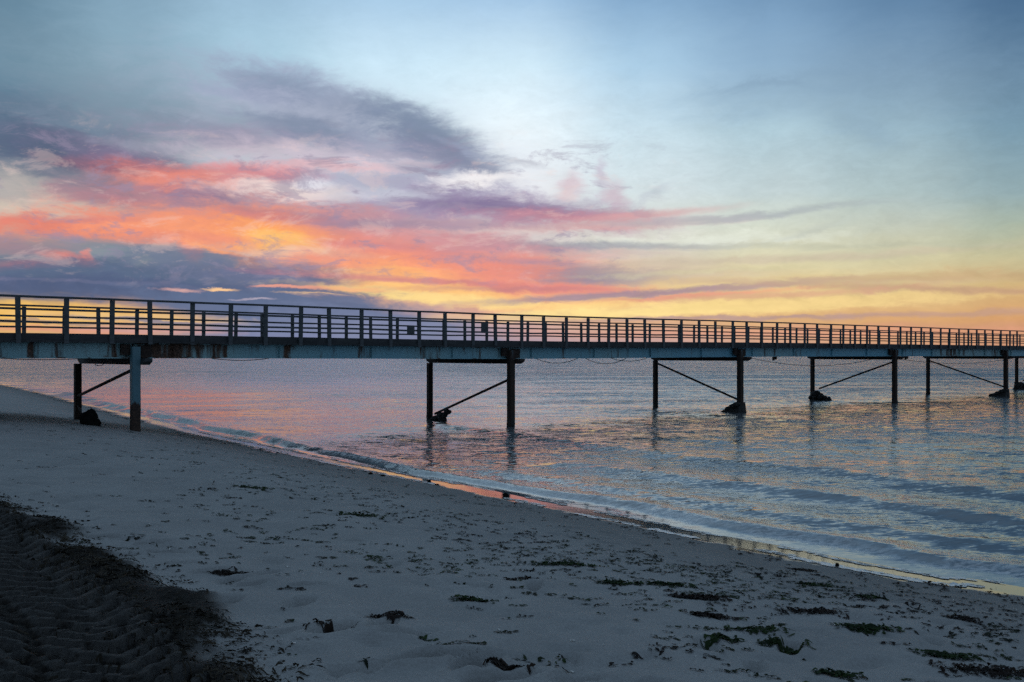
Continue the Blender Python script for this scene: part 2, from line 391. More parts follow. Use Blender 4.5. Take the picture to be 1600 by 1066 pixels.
def shore_dist(x, y):
    """signed distance to the water's edge (+ inland) and the position along it"""
    x = np.asarray(x, float).ravel(); y = np.asarray(y, float).ravel()
    best = np.full(x.shape, 1e18); sg = np.zeros(x.shape); al = np.zeros(x.shape)
    for i in range(len(SEG)):
        ax, ay = SH[i]; dx, dy = SEG[i]; L2 = dx*dx+dy*dy
        t = np.clip(((x-ax)*dx+(y-ay)*dy)/L2, 0, 1)
        qx = x-ax-t*dx; qy = y-ay-t*dy; d2 = qx*qx+qy*qy
        m = d2 < best
        best = np.where(m, d2, best); sg = np.where(m, np.sign(dx*(y-ay)-dy*(x-ax)), sg); al = np.where(m, SCUM[i]+t*SLEN[i], al)
    return np.sqrt(best)*sg, al

# edge of the dark wrack bank at the lower left, from the photograph's ground line
wrack_px = [(0,770),(60,800),(150,850),(230,890),(300,925),(350,962),(375,1000),(420,1050),(470,1120)]
WR = np.array([(-14.,22.),(-8.2,14.2)] + [ground_pt(px, py, .78) for px, py in wrack_px] + [(-.7,3.0),(-.3,1.0)])
def wrack_dist(x, y):
    x = np.asarray(x, float).ravel(); y = np.asarray(y, float).ravel()
    best = np.full(x.shape, 1e18); sg = np.zeros(x.shape); al = np.zeros(x.shape); cum = 0
    for i in range(len(WR)-1):
        ax, ay = WR[i]; dx, dy = WR[i+1]-WR[i]; L2 = dx*dx+dy*dy
        t = np.clip(((x-ax)*dx+(y-ay)*dy)/L2, 0, 1)
        qx = x-ax-t*dx; qy = y-ay-t*dy; d2 = qx*qx+qy*qy; m = d2 < best
        best = np.where(m, d2, best); sg = np.where(m, -np.sign(dx*(y-ay)-dy*(x-ax)), sg); al = np.where(m, cum+t*math.sqrt(L2), al)
        cum += math.sqrt(L2)
    return np.sqrt(best)*sg, al      # + inside the bank

foot_px = [(362,897,.24,1),(392,903,.2,.8),(470,934,.26,.9),(300,925,.24,.6),(520,977,.30,1.1),(455,985,.22,.7),(600,962,.26,.9),(635,975,.24,.8),
           (655,1020,.28,1.1),(700,1012,.3,.9),(735,1026,.26,.9),(785,1047,.34,1.2),(760,1014,.24,.7),(835,880,.22,.7),(160,838,.26,.9),(235,845,.28,1),(262,858,.26,.9),
           (125,830,.24,.8),(60,900,.2,.4),(350,938,.3,.9),(330,882,.24,.7),(1105,965,.3,.8),(1235,960,.24,.7),(1340,1035,.26,.8),(900,1040,.24,.6),(560,1040,.25,.6),(1010,1052,.26,.8),
           (480,900,.2,.6),(420,880,.2,.6),(180,870,.25,.7),(1480,1028,.28,.8),(1180,1000,.22,.6)]
SWASH = .68          # metres of wet, mirror-smooth sand below the dry edge
def height(x, y, detail=True, want_bar=False):
    x = np.asarray(x, float).ravel(); y = np.asarray(y, float).ravel()
    bar_out = np.zeros(x.shape)
    d, al = shore_dist(x, y)
    dl = np.maximum(d, 0)
    z = .055*(SWASH+np.minimum(dl, .5)) + .78*(1-np.exp(-np.maximum(dl-.5,0)/5.4))*(1+.55*np.exp(-((x+11)**2+(y-27)**2)/55.0)) + .012*dl
    z = np.where(dl > 14, z + .035*(dl-14), z)
    z = np.minimum(z, 3.2+.4*fbm(x*.1, y*.1, 5))
    z = np.where(d < 0, np.maximum(.055*(d+SWASH), -3.0), z)
    if detail:
        am = sstep(d, .8, 4.0)
        z = z + am*(fbm(x*.5, y*.5, 11, 4)-.5)*.10 + am*(fbm(x*2.6, y*2.6, 31, 3)-.5)*.042 - sstep(d, 1.2, 3.0)*np.maximum(fbm(x*5.5, y*5.5, 57, 2)-.58, 0)*.13*sstep(fbm(x*.6, y*.6, 58, 2), .3, .6)
        near = (np.hypot(x, y) < 16) & (d > 1)
        if near.any():
            idx = np.nonzero(near)[0]; xs = x[idx]; ys = y[idx]; dz = np.zeros(len(idx))
            rng = np.random.RandomState(4)
            feet = [(*ground_pt(a, b, .72), L, k, rng.uniform(-.5, .5)) for a, b, L, k in foot_px]
            for _ in range(260):
                fx, fy = rng.uniform(-7, 8), rng.uniform(4.6, 17)
                feet.append((fx, fy, rng.uniform(.16, .3), rng.uniform(.12, .45), rng.uniform(-1.2, 1.2)))
            for fx, fy, L, k, a in feet:
                ca, sa = math.cos(a+.9), math.sin(a+.9)
                u = (xs-fx)*ca+(ys-fy)*sa; v = -(xs-fx)*sa+(ys-fy)*ca
                r = np.sqrt((u/(L*.72))**2+(v/(L*.30))**2)
                dz += k*(-.085*(1-sstep(r, .65, 1.06)) + .022*np.exp(-((r-1.35)/.3)**2))
            # wrack bank, rutted by a vehicle
            wd, wal = wrack_dist(xs, ys)
            wn = wd + (fbm(xs*1.6, ys*1.6, 77, 3)-.5)*.7
            m = sstep(wn, -.12, .28)
            lug = np.zeros(len(idx)); barv = np.zeros(len(idx))
            for off in (.62, 1.42, 2.25, 3.1, 4.0):
                q = wd - off - .10*np.sin(wal*.7+off)
                band = 1-sstep(np.abs(q), .28, .38)
                ph = (wal + np.abs(q)*1.15*(1 if off in (.62,2.25,4.0) else -1) + .04*vnoise(wal*2, q*3, 9))/.21
                bar = sstep(np.abs((ph % 1.0)-.5), .17, .27)
                lug += band*(bar*.105-.072); barv += band*bar
            broken = fbm(xs*1.9, ys*1.9, 91, 3)
            dz += m*(.03 + lug*sstep(broken, .12, .34) + (fbm(xs*3.2, ys*3.2, 63, 4)-.5)*.030)
            dz += .06*np.exp(-((wn-.16)/.20)**2)*(fbm(xs*4, ys*4, 23, 3)+.2)
            z[idx] += dz
            if want_bar: bar_out[idx] = barv
    return (z, bar_out) if want_bar else z

def place(px, py):
    z = .6
    for _ in range(6):
        x, y = ground_pt(px, py, z); z = float(height([x], [y])[0])
    return x, y, z

def axis(lo, hi, a, b, step, grow=1.07):
    mid = list(np.arange(a, b, step)); L = []; R = []
    s = step; v = a
    while v > lo: s *= grow; v -= s; L.append(v)
    s = step; v = mid[-1]
    while v < hi: s *= grow; v += s; R.append(v)
    return np.array(L[::-1]+mid+R)

# sand material
def sand_material():
    m, N, p = new_mat('sand')
    tc = N.node('ShaderNodeTexCoord'); o = tc.outputs['Object']
    wet = attr(N, 'wet'); wr = attr(N, 'wrack')
    n1 = N.noise(o, 1.3, 5, .6); n2 = N.noise(o, 60, 4, .7); n3 = N.noise(o, 9, 5, .6)
    c = N.mix(N.smooth(n1.outputs[0], .3, .7), (.270,.266,.258), (.335,.328,.315))
    c = N.mix(N.smooth(n2.outputs[0], .35, .7, 0, .5), c, (.18,.172,.16))
    c = N.mix(N.smooth(n3.outputs[0], .58, .78, 0, .40), c, (.16,.155,.145))
    c = N.mix(wet, c, (.075,.066,.056))
    n4 = N.noise(o, 5.5, 7, .7); n5 = N.noise(o, 38, 4, .7)
    wc = N.mix(N.smooth(n5.outputs[0], .35, .68), (.006,.005,.004), (.034,.026,.019))
    wmask = N.math('MULTIPLY', wr, N.math('MAXIMUM', N.smooth(n4.outputs[0], .34, .50, 1.0, .82), N.smooth(attr(N, 'bar'), .25, .75, 1.0, .78)))
    c = N.mix(wmask, c, wc)
    N.l.new(c, p.inputs['Base Color'])
    rough = N.smooth(wet, .42, 1.0, .92, .05)
    N.put(p.inputs['Roughness'], rough)
    st = N.smooth(wet, .3, .95, 1.0, .03)
    N.put(p.inputs['Specular IOR Level'], N.smooth(wet, .4, 1.0, .25, .65))
    h = N.math('ADD', N.math('MULTIPLY', n2.outputs[0], .35), N.math('ADD', n3.outputs[0], N.math('MULTIPLY', N.math('MULTIPLY', n5.outputs[0], wr), 3.0)))
    N.l.new(bump(N, h, .016, st), p.inputs['Normal'])
    return m

def build_ground():
    xs = axis(-5000, 5000, -7.0, 8.0, .038, 1.045); ys = axis(-3000, 7000, 4.2, 13.0, .034, 1.022)
    nx, ny = len(xs), len(ys)
    X, Y = np.meshgrid(xs, ys); x = X.ravel(); y = Y.ravel()
    z, bar = height(x, y, want_bar=True)
    d, al = shore_dist(x, y)
    wob = (fbm(al*.35, al*0+3, 8, 3)-.5)*.5
    wet = 1-sstep(d+wob*.8+(fbm(x*3, y*3, 19, 3)-.5)*.35, -.10, .25); wet = np.maximum(wet, .40*(1-sstep(d+wob*2.2, .4, 3.2)))
    wd, _ = wrack_dist(x, y)
    wn = wd + (fbm(x*1.6, y*1.6, 77, 3)-.5)*.7
    wr = sstep(wn, -.10, .22)*(np.hypot(x, y) < 40)
    o = np_mesh('sand_beach', np.stack([x, y, z], 1), grid_faces(nx, ny), sand_material(), {'wet': wet, 'wrack': wr, 'bar': bar})
    tag(o, kind='structure'); return o
build_ground()

# ------------------------------------------------------------------ water
BDIR = (.7630, .6464); BNRM = (-.6464, .7630); BD = 25.15
def water_material():
    m, N, p = new_mat('sea_water')
    tc = N.node('ShaderNodeTexCoord'); o = tc.outputs['Object']
    chop = attr(N, 'chop'); foam = attr(N, 'foam')
    # ripples as surface slopes taken at the exact point, so that far water stays ruffled too
    def slopes(rot, sc, det, sx, sy):
        n = N.noise(N.mapping(o, rot=(0,0,rot), scale=sc), 1.0, det, .6, .3)
        v = N.vmath('SUBTRACT', n.outputs['Color'], (.5,.5,.5)).outputs[0]
        return N.vmath('MULTIPLY', v, (sx, sy, 0)).outputs[0]
    v = N.vmath('ADD', slopes(.30, (.9,2.6,1), 2, .30, .55), slopes(-.15, (3.2,8.5,1), 2, .40, .85)).outputs[0]
    v = N.vmath('ADD', v, slopes(.1, (9,22,1), 2, .45, .85)).outputs[0]
    c2 = N.noise(N.mapping(o, rot=(0,0,.5), scale=(.10,.45,1)), 1.0, 3, .5)
    st = N.math('MULTIPLY', chop, N.smooth(c2.outputs[0], .3, .7, .6, 1.3))
    sv = N.vmath('SCALE', v); N.put(sv.inputs[3], st)
    # wavelets run in to the beach with their steeper faces shoreward
    c3 = N.noise(N.mapping(o, rot=(0,0,.2), scale=(.045,.20,1)), 1.0, 5, .65)
    face = N.vmath('SCALE', (.35,-.94,0)); N.put(face.inputs[3], N.math('MULTIPLY', attr(N, 'steep'), N.math('MULTIPLY', N.smooth(c3.outputs[0], .35, .65, .62, 1.38), N.smooth(c2.outputs[0], .3, .7, .75, 1.25))))
    sv = N.vmath('ADD', sv.outputs[0], face.outputs[0])
    geo = N.node('ShaderNodeNewGeometry')
    nrm = N.vmath('NORMALIZE', N.vmath('ADD', geo.outputs['Normal'], sv.outputs[0]).outputs[0]).outputs[0]
    N.l.new(nrm, p.inputs['Normal'])
    fn = N.noise(N.mapping(o, scale=(7,13,1)), 1.0, 6, .75)
    fm = N.math('MULTIPLY', foam, N.smooth(fn.outputs[0], .42, .58), clamp=True)
    base = N.mix(fm, (.105,.120,.128), (.62,.62,.62))
    N.l.new(base, p.inputs['Base Color'])
    N.put(p.inputs['Roughness'], N.math('MAXIMUM', N.math('MULTIPLY', fm, .6), .06))
    p.inputs['IOR'].default_value = 2.30
    p.inputs['Specular IOR Level'].default_value = .5
    return m

def build_water():
    xs = axis(-6000, 6000, -14, 26, .10, 1.10); ys = axis(5, 7000, 8.5, 27, .055, 1.022)
    nx, ny = len(xs), len(ys)
    X, Y = np.meshgrid(xs, ys); x = X.ravel(); y = Y.ravel()
    d, al = shore_dist(x, y); off = -d-SWASH           # metres offshore
    z = np.zeros(x.shape)
    rng = np.random.RandomState(7)
    fade = 1-sstep(np.hypot(x, y), 55, 110)
    near = np.nonzero((fade > 0) & (off > -1.5))[0]
    xn, yn, on, an = x[near], y[near], off[near], al[near]
    wob = (fbm(an*.12, on*.1, 3, 3)-.5)
    zz = np.zeros(len(near))
    # low swells running in, parallel to the shore
    right = sstep(xn+ .25*yn, -2.0, 6.0)
    def ridge(o0, w_front, w_back, h, seed, fr=.22, wobs=1.0):
        q = on - o0 - wobs*wob*2.0 - (fbm(an*.5, an*0, seed+40, 3)-.5)*.5
        amp = h*sstep(fbm(an*fr, an*0+seed, seed, 3), .25, .6) if seed > 1 else h*(.55+.6*fbm(an*.5, an*0, 9, 3))
        return amp*np.where(q < 0, np.exp(-(q/w_front)**2), np.exp(-(q/w_back)**2))
    zz += ridge(.50, .15, .42, .075, 1, .08, .25)*(1+.9*sstep(yn, 14, 30))
    zz += ridge(1.7, .28, .6, .035, 2, .12, .5)*(.4+.6*right)
    zz += ridge(4.0, .34, 1.0, .085, 3, .07, .5)*(.15+.85*right)
    zz += ridge(7.0, .42, 1.2, .070, 4, .07, .6)*(.15+.85*right)
    zz += ridge(10.2, .45, 1.3, .060, 5, .06, 1.0)*right
    zz += ridge(14.0, .5, 1.5, .055, 6, .06, 1.0)*right
    zz += ridge(19.0, .6, 1.8, .055, 7, .05, 1.0)*right
    ramp_in = sstep(on, .1, 2.0)
    ch = np.zeros(len(near))
    for k in range(30):
        lam = rng.uniform(.35, 2.0); th = rng.normal(math.radians(58), .55)
        kx, ky = math.cos(th)*2*math.pi/lam, math.sin(th)*2*math.pi/lam
        ch += lam*.0011*np.sin(kx*xn+ky*yn+rng.uniform(0, 6.3))
    s = xn*BDIR[0]+yn*BDIR[1]; w = xn*BNRM[0]+yn*BNRM[1]-BD
    calm = .30+.70*np.clip(right*.9+sstep(s, 18, 30), 0, 1)
    zz += ch*ramp_in*calm
    zz += .030*(fbm(an*.45, an*0, 66, 3)-.5)*np.exp(-np.maximum(on, 0)/.8)
    z[near] = zz*fade[near]
    # ripple strength: glassy in the sheltered left bay, a ruffled belt beside the pier
    sA = x*BDIR[0]+y*BDIR[1]; wA = x*BNRM[0]+y*BNRM[1]-BD
    calmA = .10+.80*sstep(wA, 30, 80)+.78*np.clip(sstep(x+.25*y, -2, 8)*.6+sstep(sA, 20, 45)*.8, 0, 1)
    pn = fbm(x*.22, y*.5, 12, 4)
    belt = np.exp(-((wA+1.8+(pn-.5)*5)/2.4)**2)*sstep(sA, 10, 19)
    strk = sstep(fbm(x*.10+y*.03, y*.35-x*.12, 15, 4), .50, .66)
    chop = calmA + 1.4*belt*sstep(pn, .3, .55) + .28*strk
    dist = np.hypot(x, y); rt = sstep(x+.12*y, -3, 14)
    steep = .016+.036*sstep(dist, 22, 75)+.100*sstep(dist, 75, 140)+.020*rt+rt*(.095*sstep(wA, 0, 14)+.012) + .15*belt*sstep(fbm(x*.5, y*1.2, 44, 4), .40, .62)
    steep *= sstep(off, .1, 1.2)
    chop *= .10+.90*sstep(off, .02, .7)
    foam = np.exp(-((off-.02)/.07)**2)*.7*sstep(fbm(al*1.2, al*0, 5, 3), .3, .55)
    foam = np.maximum(foam, np.exp(-((off-.36-(fbm(al*.5, al*0, 41, 3)-.5)*.5)/.12)**2)*1.0*sstep(fbm(al*.8, al*0+5, 25, 3), .25, .5))
    foam = np.maximum(foam, .55*sstep(off, .15, .4)*(1-sstep(off, .9, 1.8))*sstep(fbm(al*.9, off*2.0, 45, 4), .46, .62))
    o = np_mesh('sea_water', np.stack([x, y, z+.002], 1), grid_faces(nx, ny), water_material(), {'chop': chop, 'foam': foam, 'steep': steep})
    tag(o, kind='structure')
build_water()

# ------------------------------------------------------------------ pier materials
def paint_material(name, rust_amount=.5, level=None, tone=1.0, dark=1.0):
    m, N, p = new_mat(name)
    tc = N.node('ShaderNodeTexCoord'); o = tc.outputs['Object']
    sp = N.node('ShaderNodeSeparateXYZ'); N.l.new(o, sp.inputs[0])
    n1 = N.noise(N.mapping(o, scale=(3.6,3.6,.5)), 1.0, 6, .65)         # runs of rust hanging down
    n2 = N.noise(N.mapping(o, scale=(.16,.16,.1)), 1.0, 3, .5)            # whole lengths that rust more
    n3 = N.noise(o, 22, 5, .7)
    teal = N.mix(N.smooth(n3.outputs[0], .3, .7), (.120,.330,.440), (.170,.400,.480))
    teal = N.mix(N.smooth(n2.outputs[0], .35, .65), teal, (.27,.42,.43))
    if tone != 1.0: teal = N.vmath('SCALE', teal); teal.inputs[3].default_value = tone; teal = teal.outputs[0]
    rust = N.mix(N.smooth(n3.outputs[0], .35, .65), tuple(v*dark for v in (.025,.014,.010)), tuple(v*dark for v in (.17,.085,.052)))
    v = N.math('ADD', N.math('MULTIPLY', n1.outputs[0], .7), N.math('MULTIPLY', n2.outputs[0], .45))
    f = N.smooth(v, .80-rust_amount*.4, .90-rust_amount*.4)
    if level is not None:
        f = N.math('MAXIMUM', f, N.smooth(N.math('ADD', sp.outputs[2], N.math('MULTIPLY', n1.outputs[0], .7)), level+.22, level+.30, 1.0, 0.0))
    c = N.mix(f, teal, rust)
    N.l.new(c, p.inputs['Base Color']); N.put(p.inputs['Roughness'], N.smooth(f, 0, 1, .45, .85))
    N.l.new(bump(N, N.math('ADD', n3.outputs[0], N.math('MULTIPLY', f, 1.0)), .004, .7), p.inputs['Normal'])
    return m
def wood_material(name, a, b):
    m, N, p = new_mat(name)
    tc = N.node('ShaderNodeTexCoord'); o = tc.outputs['Object']
    n1 = N.noise(N.mapping(o, scale=(3,14,14)), 1.0, 6, .65); n2 = N.noise(o, 1.2, 4, .6)
    c = N.mix(N.smooth(n1.outputs[0], .3, .7), a, b)
    c = N.mix(N.smooth(n2.outputs[0], .45, .7, 0, .5), c, tuple(v*.45 for v in a))
    N.l.new(c, p.inputs['Base Color']); p.inputs['Roughness'].default_value = .75
    N.l.new(bump(N, n1.outputs[0], .005, .8), p.inputs['Normal'])
    return m
def growth_material():
    m, N, p = new_mat('marine_growth')
    tc = N.node('ShaderNodeTexCoord'); o = tc.outputs['Object']
    n1 = N.noise(o, 14, 6, .7)
    N.l.new(N.mix(N.smooth(n1.outputs[0], .35, .7), (.006,.006,.006), (.028,.024,.018)), p.inputs['Base Color'])
    p.inputs['Roughness'].default_value = .7
    N.l.new(bump(N, n1.outputs[0], .03, 1.0), p.inputs['Normal'])
    return m
M_GIRDER = paint_material('teal_girder_paint', .49)
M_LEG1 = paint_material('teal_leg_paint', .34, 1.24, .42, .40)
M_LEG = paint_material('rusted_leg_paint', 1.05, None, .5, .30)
M_WOOD = wood_material('weathered_rail_timber', (.050,.055,.060), (.095,.100,.105))
M_DARK = wood_material('dark_deck_timber', (.022,.023,.026), (.050,.050,.050))
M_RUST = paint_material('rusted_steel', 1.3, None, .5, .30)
M_GROW = growth_material()

# ------------------------------------------------------------------ pier (local x along, local y across and away from the camera)
S0, SP, WID = 8.93, 12.33, 4.60
pier = empty('footbridge', (BD*BNRM[0], BD*BNRM[1], 0), math.atan2(BDIR[1], BDIR[0]))
tag(pier, 'long weathered footbridge with teal steel girder and slatted railings crossing over the water', 'footbridge')
S_START, S_END = -4.6, S0+SP*8+.3
def dip(s): return -.055*math.exp(-((s-22)/9.0)**2)
def px_s(px, w=0.0):
    t = (px-CXP)/FPX; Y = (BD+w)/(BNRM[1]+BNRM[0]*t); return BDIR[0]*t*Y+BDIR[1]*Y
def px_at(s, w): 
    X = BDIR[0]*s+BNRM[0]*(BD+w); Y = BDIR[1]*s+BNRM[1]*(BD+w); return CXP+FPX*X/Y, Y
def beam(mb, s0, s1, w0, w1, z0, z1, step=1.0275, jit=0.0, seed=0):
    n = max(2, int((s1-s0)/step)+1); pts = []; r = random.Random(seed)
    for i in range(n):
        s = s0+(s1-s0)*i/(n-1)
        pts.append(((s, (w0+w1)/2, (z0+z1)/2+dip(s)+r.uniform(-jit, jit)), (0,1,0), (0,0,1)))
    a, b = (w1-w0)/2, (z1-z0)/2
    mb.sweep(pts, [(-a,-b),(a,-b),(a,b),(-a,b)])

def build_girder(w_face, sign):
    mb = MB()
    for i in range(-1, 9):                     # one length of girder for each bay, a small gap at each trestle
        a = S0+SP*(i-1)+.03 if i > -1 else S_START
        b = S0+SP*i-.03
        if b > S_END: b = S_END
        a = max(a, S_START)
        if b-a < .5: continue
        y0 = w_face
        beam(mb, a, b, *sorted((y0+sign*.075, y0+sign*.095)), 2.335, 2.668, 2.0)        # web
        beam(mb, a, b, *sorted((y0, y0+sign*.20)), 2.669, 2.690, 2.0)                   # top flange
        beam(mb, a, b, *sorted((y0, y0+sign*.20)), 2.309, 2.334, 2.0)                   # bottom flange
        s = a+1.0
        while s < b-.5:
            mb.box(s, s+.012, *sorted((y0+sign*.006, y0+sign*.074)), 2.336+dip(s), 2.667+dip(s)); s += 3.0
    return mb.build('girder', M_GIRDER, pier)
build_girder(.115, 1); build_girder(WID-.115, -1)
mb = MB()
for k in range(int((S_END-S_START)/.15)):      # deck boards
    s = S_START+k*.15
    mb.box(s+.004, s+.146, -.06, WID+.06, 2.692+dip(s), 2.735+dip(s))
mb.build('deck', M_DARK, pier)
mb = MB()
for k in range(int((S_END-S_START)/1.5)):
    s = S_START+.4+k*1.5
    mb.box(s, s+.10, .33, WID-.33, 2.50+dip(s), 2.6915+dip(s))
mb.build('deck_joist', M_DARK, pier)

# railings: handrail, two rails, kerb board and posts
post_front = MB(); post_front.box(-.056,.056,-.058,.0,2.665,3.732); 
post_back = MB(); post_back.box(-.052,.052,0,.058,2.665,3.732)
def railing(label, w, sign, s_first, n_first, n_count, proto_mb):
    r = empty('railing', (0,0,0), 0, pier); r['label'] = label
    mb = MB(); beam(mb, S_START, S_END, *sorted((w-sign*.075, w+sign*.035)), 3.735, 3.785, jit=.004, seed=3); mb.build('handrail', M_WOOD, r, bevel=.006)
    for z, sd_ in ((3.473, 4), (3.173, 5)):
        mb = MB(); beam(mb, S_START, S_END, *sorted((w+sign*.003, w+sign*.035)), z-.026, z+.026, jit=.010, seed=sd_); mb.build('rail', M_WOOD, r)
    mb = MB(); beam(mb, S_START, S_END, *sorted((w+sign*.003, w+sign*.06)), 2.738, 2.905, jit=.003, seed=6); mb.build('kerb_board', M_DARK, r)
    proto = None; rest = MB(); rr = random.Random(8+n_first)
    k0 = int((S_START-s_first)/1.0275)+1; k1 = int((S_END-s_first)/1.0275)
    for k in range(k0, k1+1):
        s = s_first+1.0275*k+rr.uniform(-.012, .012)
        if n_first <= k < n_first+n_count:
            if proto is None:
                proto = proto_mb.build('post', M_WOOD, r, bevel=.006); o = proto
            else:
                o = proto.copy(); C.objects.link(o); o.parent = r
            o.location = (s, w, dip(s)); o.rotation_euler = (rr.uniform(-.008, .008), rr.uniform(-.020, .020), rr.uniform(-.05,.05))
        else:
            vs = [(a+s, b+w, c+dip(s)) for a, b, c in proto_mb.v]; rest.add(vs, proto_mb.f)
    tag(rest.build('post_row', M_WOOD, r), kind='stuff')
    return r
rf = railing('near railing on the camera side', -.02, 1, 9.33, -3, 53, post_front)
rb = railing('far railing on the seaward side', WID+.02, -1, 9.57, -3, 47, post_back)

# two small square boards fixed to the far railing
for px, z0, z1 in ((641,3.16,3.49),(756,3.27,3.66)):
    s = px_s(px, WID); mb = MB(); mb.box(s-.16, s+.16, WID-.045, WID-.025, z0+dip(s), z1+dip(s)); mb.build('sign_board', M_WOOD, pier, bevel=.004)

# trestles
def lump(mb, c, rad, seed, n=14, m=9, squash=1.0):
    r = random.Random(seed); ph = [r.uniform(0, 6.3) for _ in range(8)]
    vs = []; fs = []
    for i in range(m+1):
        t = math.pi*i/m
        for j in range(n):
            a = 2*math.pi*j/n
            k = 1+.16*math.sin(2*a+ph[0]+t)+.12*math.sin(3*a+ph[1]-2*t)+.09*math.sin(4*t+ph[2]+a)+r.uniform(-.07,.07); k = 1+(k-1)*math.sin(t)**.7
            vs.append((c[0]+rad[0]*k*math.sin(t)*math.cos(a), c[1]+rad[1]*k*math.sin(t)*math.sin(a), c[2]+rad[2]*k*math.cos(t)*squash))
    for i in range(m):
        for j in range(n):
            j2 = (j+1) % n; fs.append((i*n+j, i*n+j2, (i+1)*n+j2, (i+1)*n+j))
    mb.add(vs, fs)
def pile(zb, zt, r, mat, parent, w):
    mb = MB(); rr = random.Random(int(w*10)+int(zb*7)+3)
    zs = np.linspace(zb, zt, 14)
    prof = [(-1,-.82),(-.82,-1),(.82,-1),(1,-.82),(1,.82),(.82,1),(-.82,1),(-1,.82)]
    mb.sweep([((rr.uniform(-.003,.003), w+rr.uniform(-.003,.003), z), (r,0,0), (0,r,0)) for z in zs], prof)
    return mb.build('leg', mat, parent)
def growth(parent, w, z0, z1, r, seed):
    mb = MB(); rr = random.Random(seed); n = 12; vs = []; fs = []; m = 12
    for i in range(m+1):
        z = z0+(z1-z0)*i/m; k = r*(1.0+.28*math.sin(math.pi*min(1, i/m*1.1)))*(1 if i < m else .85)
        for j in range(n):
            a = 2*math.pi*j/n; q = k*(1+rr.uniform(-.10,.12)); vs.append((q*math.cos(a), w+q*math.sin(a), z))
    for i in range(m):
        for j in range(n):
            j2 = (j+1) % n; fs.append((i*n+j, i*n+j2, (i+1)*n+j2, (i+1)*n+j))
    mb.add(vs, fs); return mb.build('mussel_crust', M_GROW, parent, smooth=True)
def trestle(i):
    s = S0+SP*i; dz = dip(s)
    t = empty('trestle', (s, 0, 0), 0, pier)
    first = i == 0
    bot_f = -.9 if not first and i > 0 else .0
    lf = pile(bot_f if not i < 0 else .4, 2.60+dz, .105, M_LEG1 if i <= 0 else M_LEG, t, 0.0)
    lb = pile(bot_f if not i < 0 else .4, 2.145+dz, .09, M_LEG, t, WID)
    mb = MB()
    prof = [(-.36,2.309),(-.36,2.23),(-.18,2.145),(4.78,2.145),(4.98,2.23),(4.98,2.309)]
    vs = [(sx, y, z+dz) for sx in (.108,.30) for y, z in prof]; n = 6
    mb.add(vs, [tuple(range(n)), tuple(range(2*n-1, n-1, -1))]+[(k, (k+1)%n, (k+1)%n+n, k+n) for k in range(n)])
    mb.build('cross_beam', M_DARK if i <= 0 else M_RUST, t)
    # bearing bracket and bolts where the girder meets the leg
    mb = MB(); mb.box(-.34,-.108,.03,.113,2.40+dz,2.66+dz); mb.box(.108,.42,.03,.113,2.335+dz,2.64+dz)
    for bx in (-.28,-.17,.18,.30): mb.box(bx-.014, bx+.014, .012, .029, 2.56+dz, 2.59+dz); mb.box(bx-.014, bx+.014, .012, .029, 2.46+dz, 2.49+dz)
    mb.build('bracket', M_RUST, t)
    if i > 0:
        growth(lf, 0, -.2, .42, .108, i*3+1); growth(lb, WID, -.2, .42, .095, i*3+2)
    A = {0: ((WID-.06,1.21),(.09,2.03)), 1: ((WID-.35,.30),(.09,1.62))}
    if i in A: (w0, z0), (w1, z1) = A[i]
    elif i % 2 == 0: (w0, z0), (w1, z1) = (.09,.55), (WID-.08,2.03)
    else: (w0, z0), (w1, z1) = (WID-.42,.62), (.09,2.03)
    mb = MB(); mb.tube([(-.02, w0, z0+ (dz if i else 0)), (-.02, w1, z1+dz)], .042, 10); mb.build('brace', M_RUST, t, smooth=True)
    if i == 0:
        mb = MB(); mb.tube([(-.03, WID-.05, .98), (-.03, WID-.42, .76), (-.03, WID-.62, .62)], [.03,.026,.02], 8)
        mb.tube([(-.1, WID-.35, .75), (-.1, WID-.2, .45)], [.018,.014], 6); mb.build('broken_brace', M_RUST, t, smooth=True)
    if i > 0:
        mb = MB(); r = random.Random(i)
        if i == 1:
            for k in range(9):
                q = k/8; lump(mb, (-.02+r.uniform(-.05,.05), WID-.12-q*1.05, .02+q*.34+ (.0 if k % 3 else -.06)), (.12,.14,.09), i*20+k, 10, 6)
            lump(mb, (0, WID-.75, .05), (.15,.18,.14), 99, 12, 8)
        elif i % 2 == 0:        # block at the near leg
            vs = [(-.35,-.12,-.4),(.35,-.12,-.4),(.3,.95,-.3),(-.3,.95,-.3),(-.2,-.10,.44),(.2,-.10,.44),(.25,.92,-.02),(-.25,.92,-.02)]
            mb.add(vs, [(3,2,1,0),(4,5,6,7),(0,1,5,4),(1,2,6,5),(2,3,7,6),(3,0,4,7)])
            for k in range(16):
                q = r.random(); lump(mb, (r.uniform(-.25,.25), q*.85-.05, .38-q*.38), (.14,.16,.09), i*30+k, 9, 6)
        else:
            for k in range(30):
                q = r.random(); hh = .62*(1-q)**.7
                lump(mb, (r.uniform(-.22,.22), WID+.05-q*.95, r.uniform(-.1, hh*.8)), (.15,.15,.12), i*30+k, 9, 6)
            lump(mb, (0, WID-.22, .15), (.22,.34,.36), 70+i, 12, 8)
        mb.build('footing', M_GROW, t, smooth=False)
    return t
for i in range(-1, 9): trestle(i)

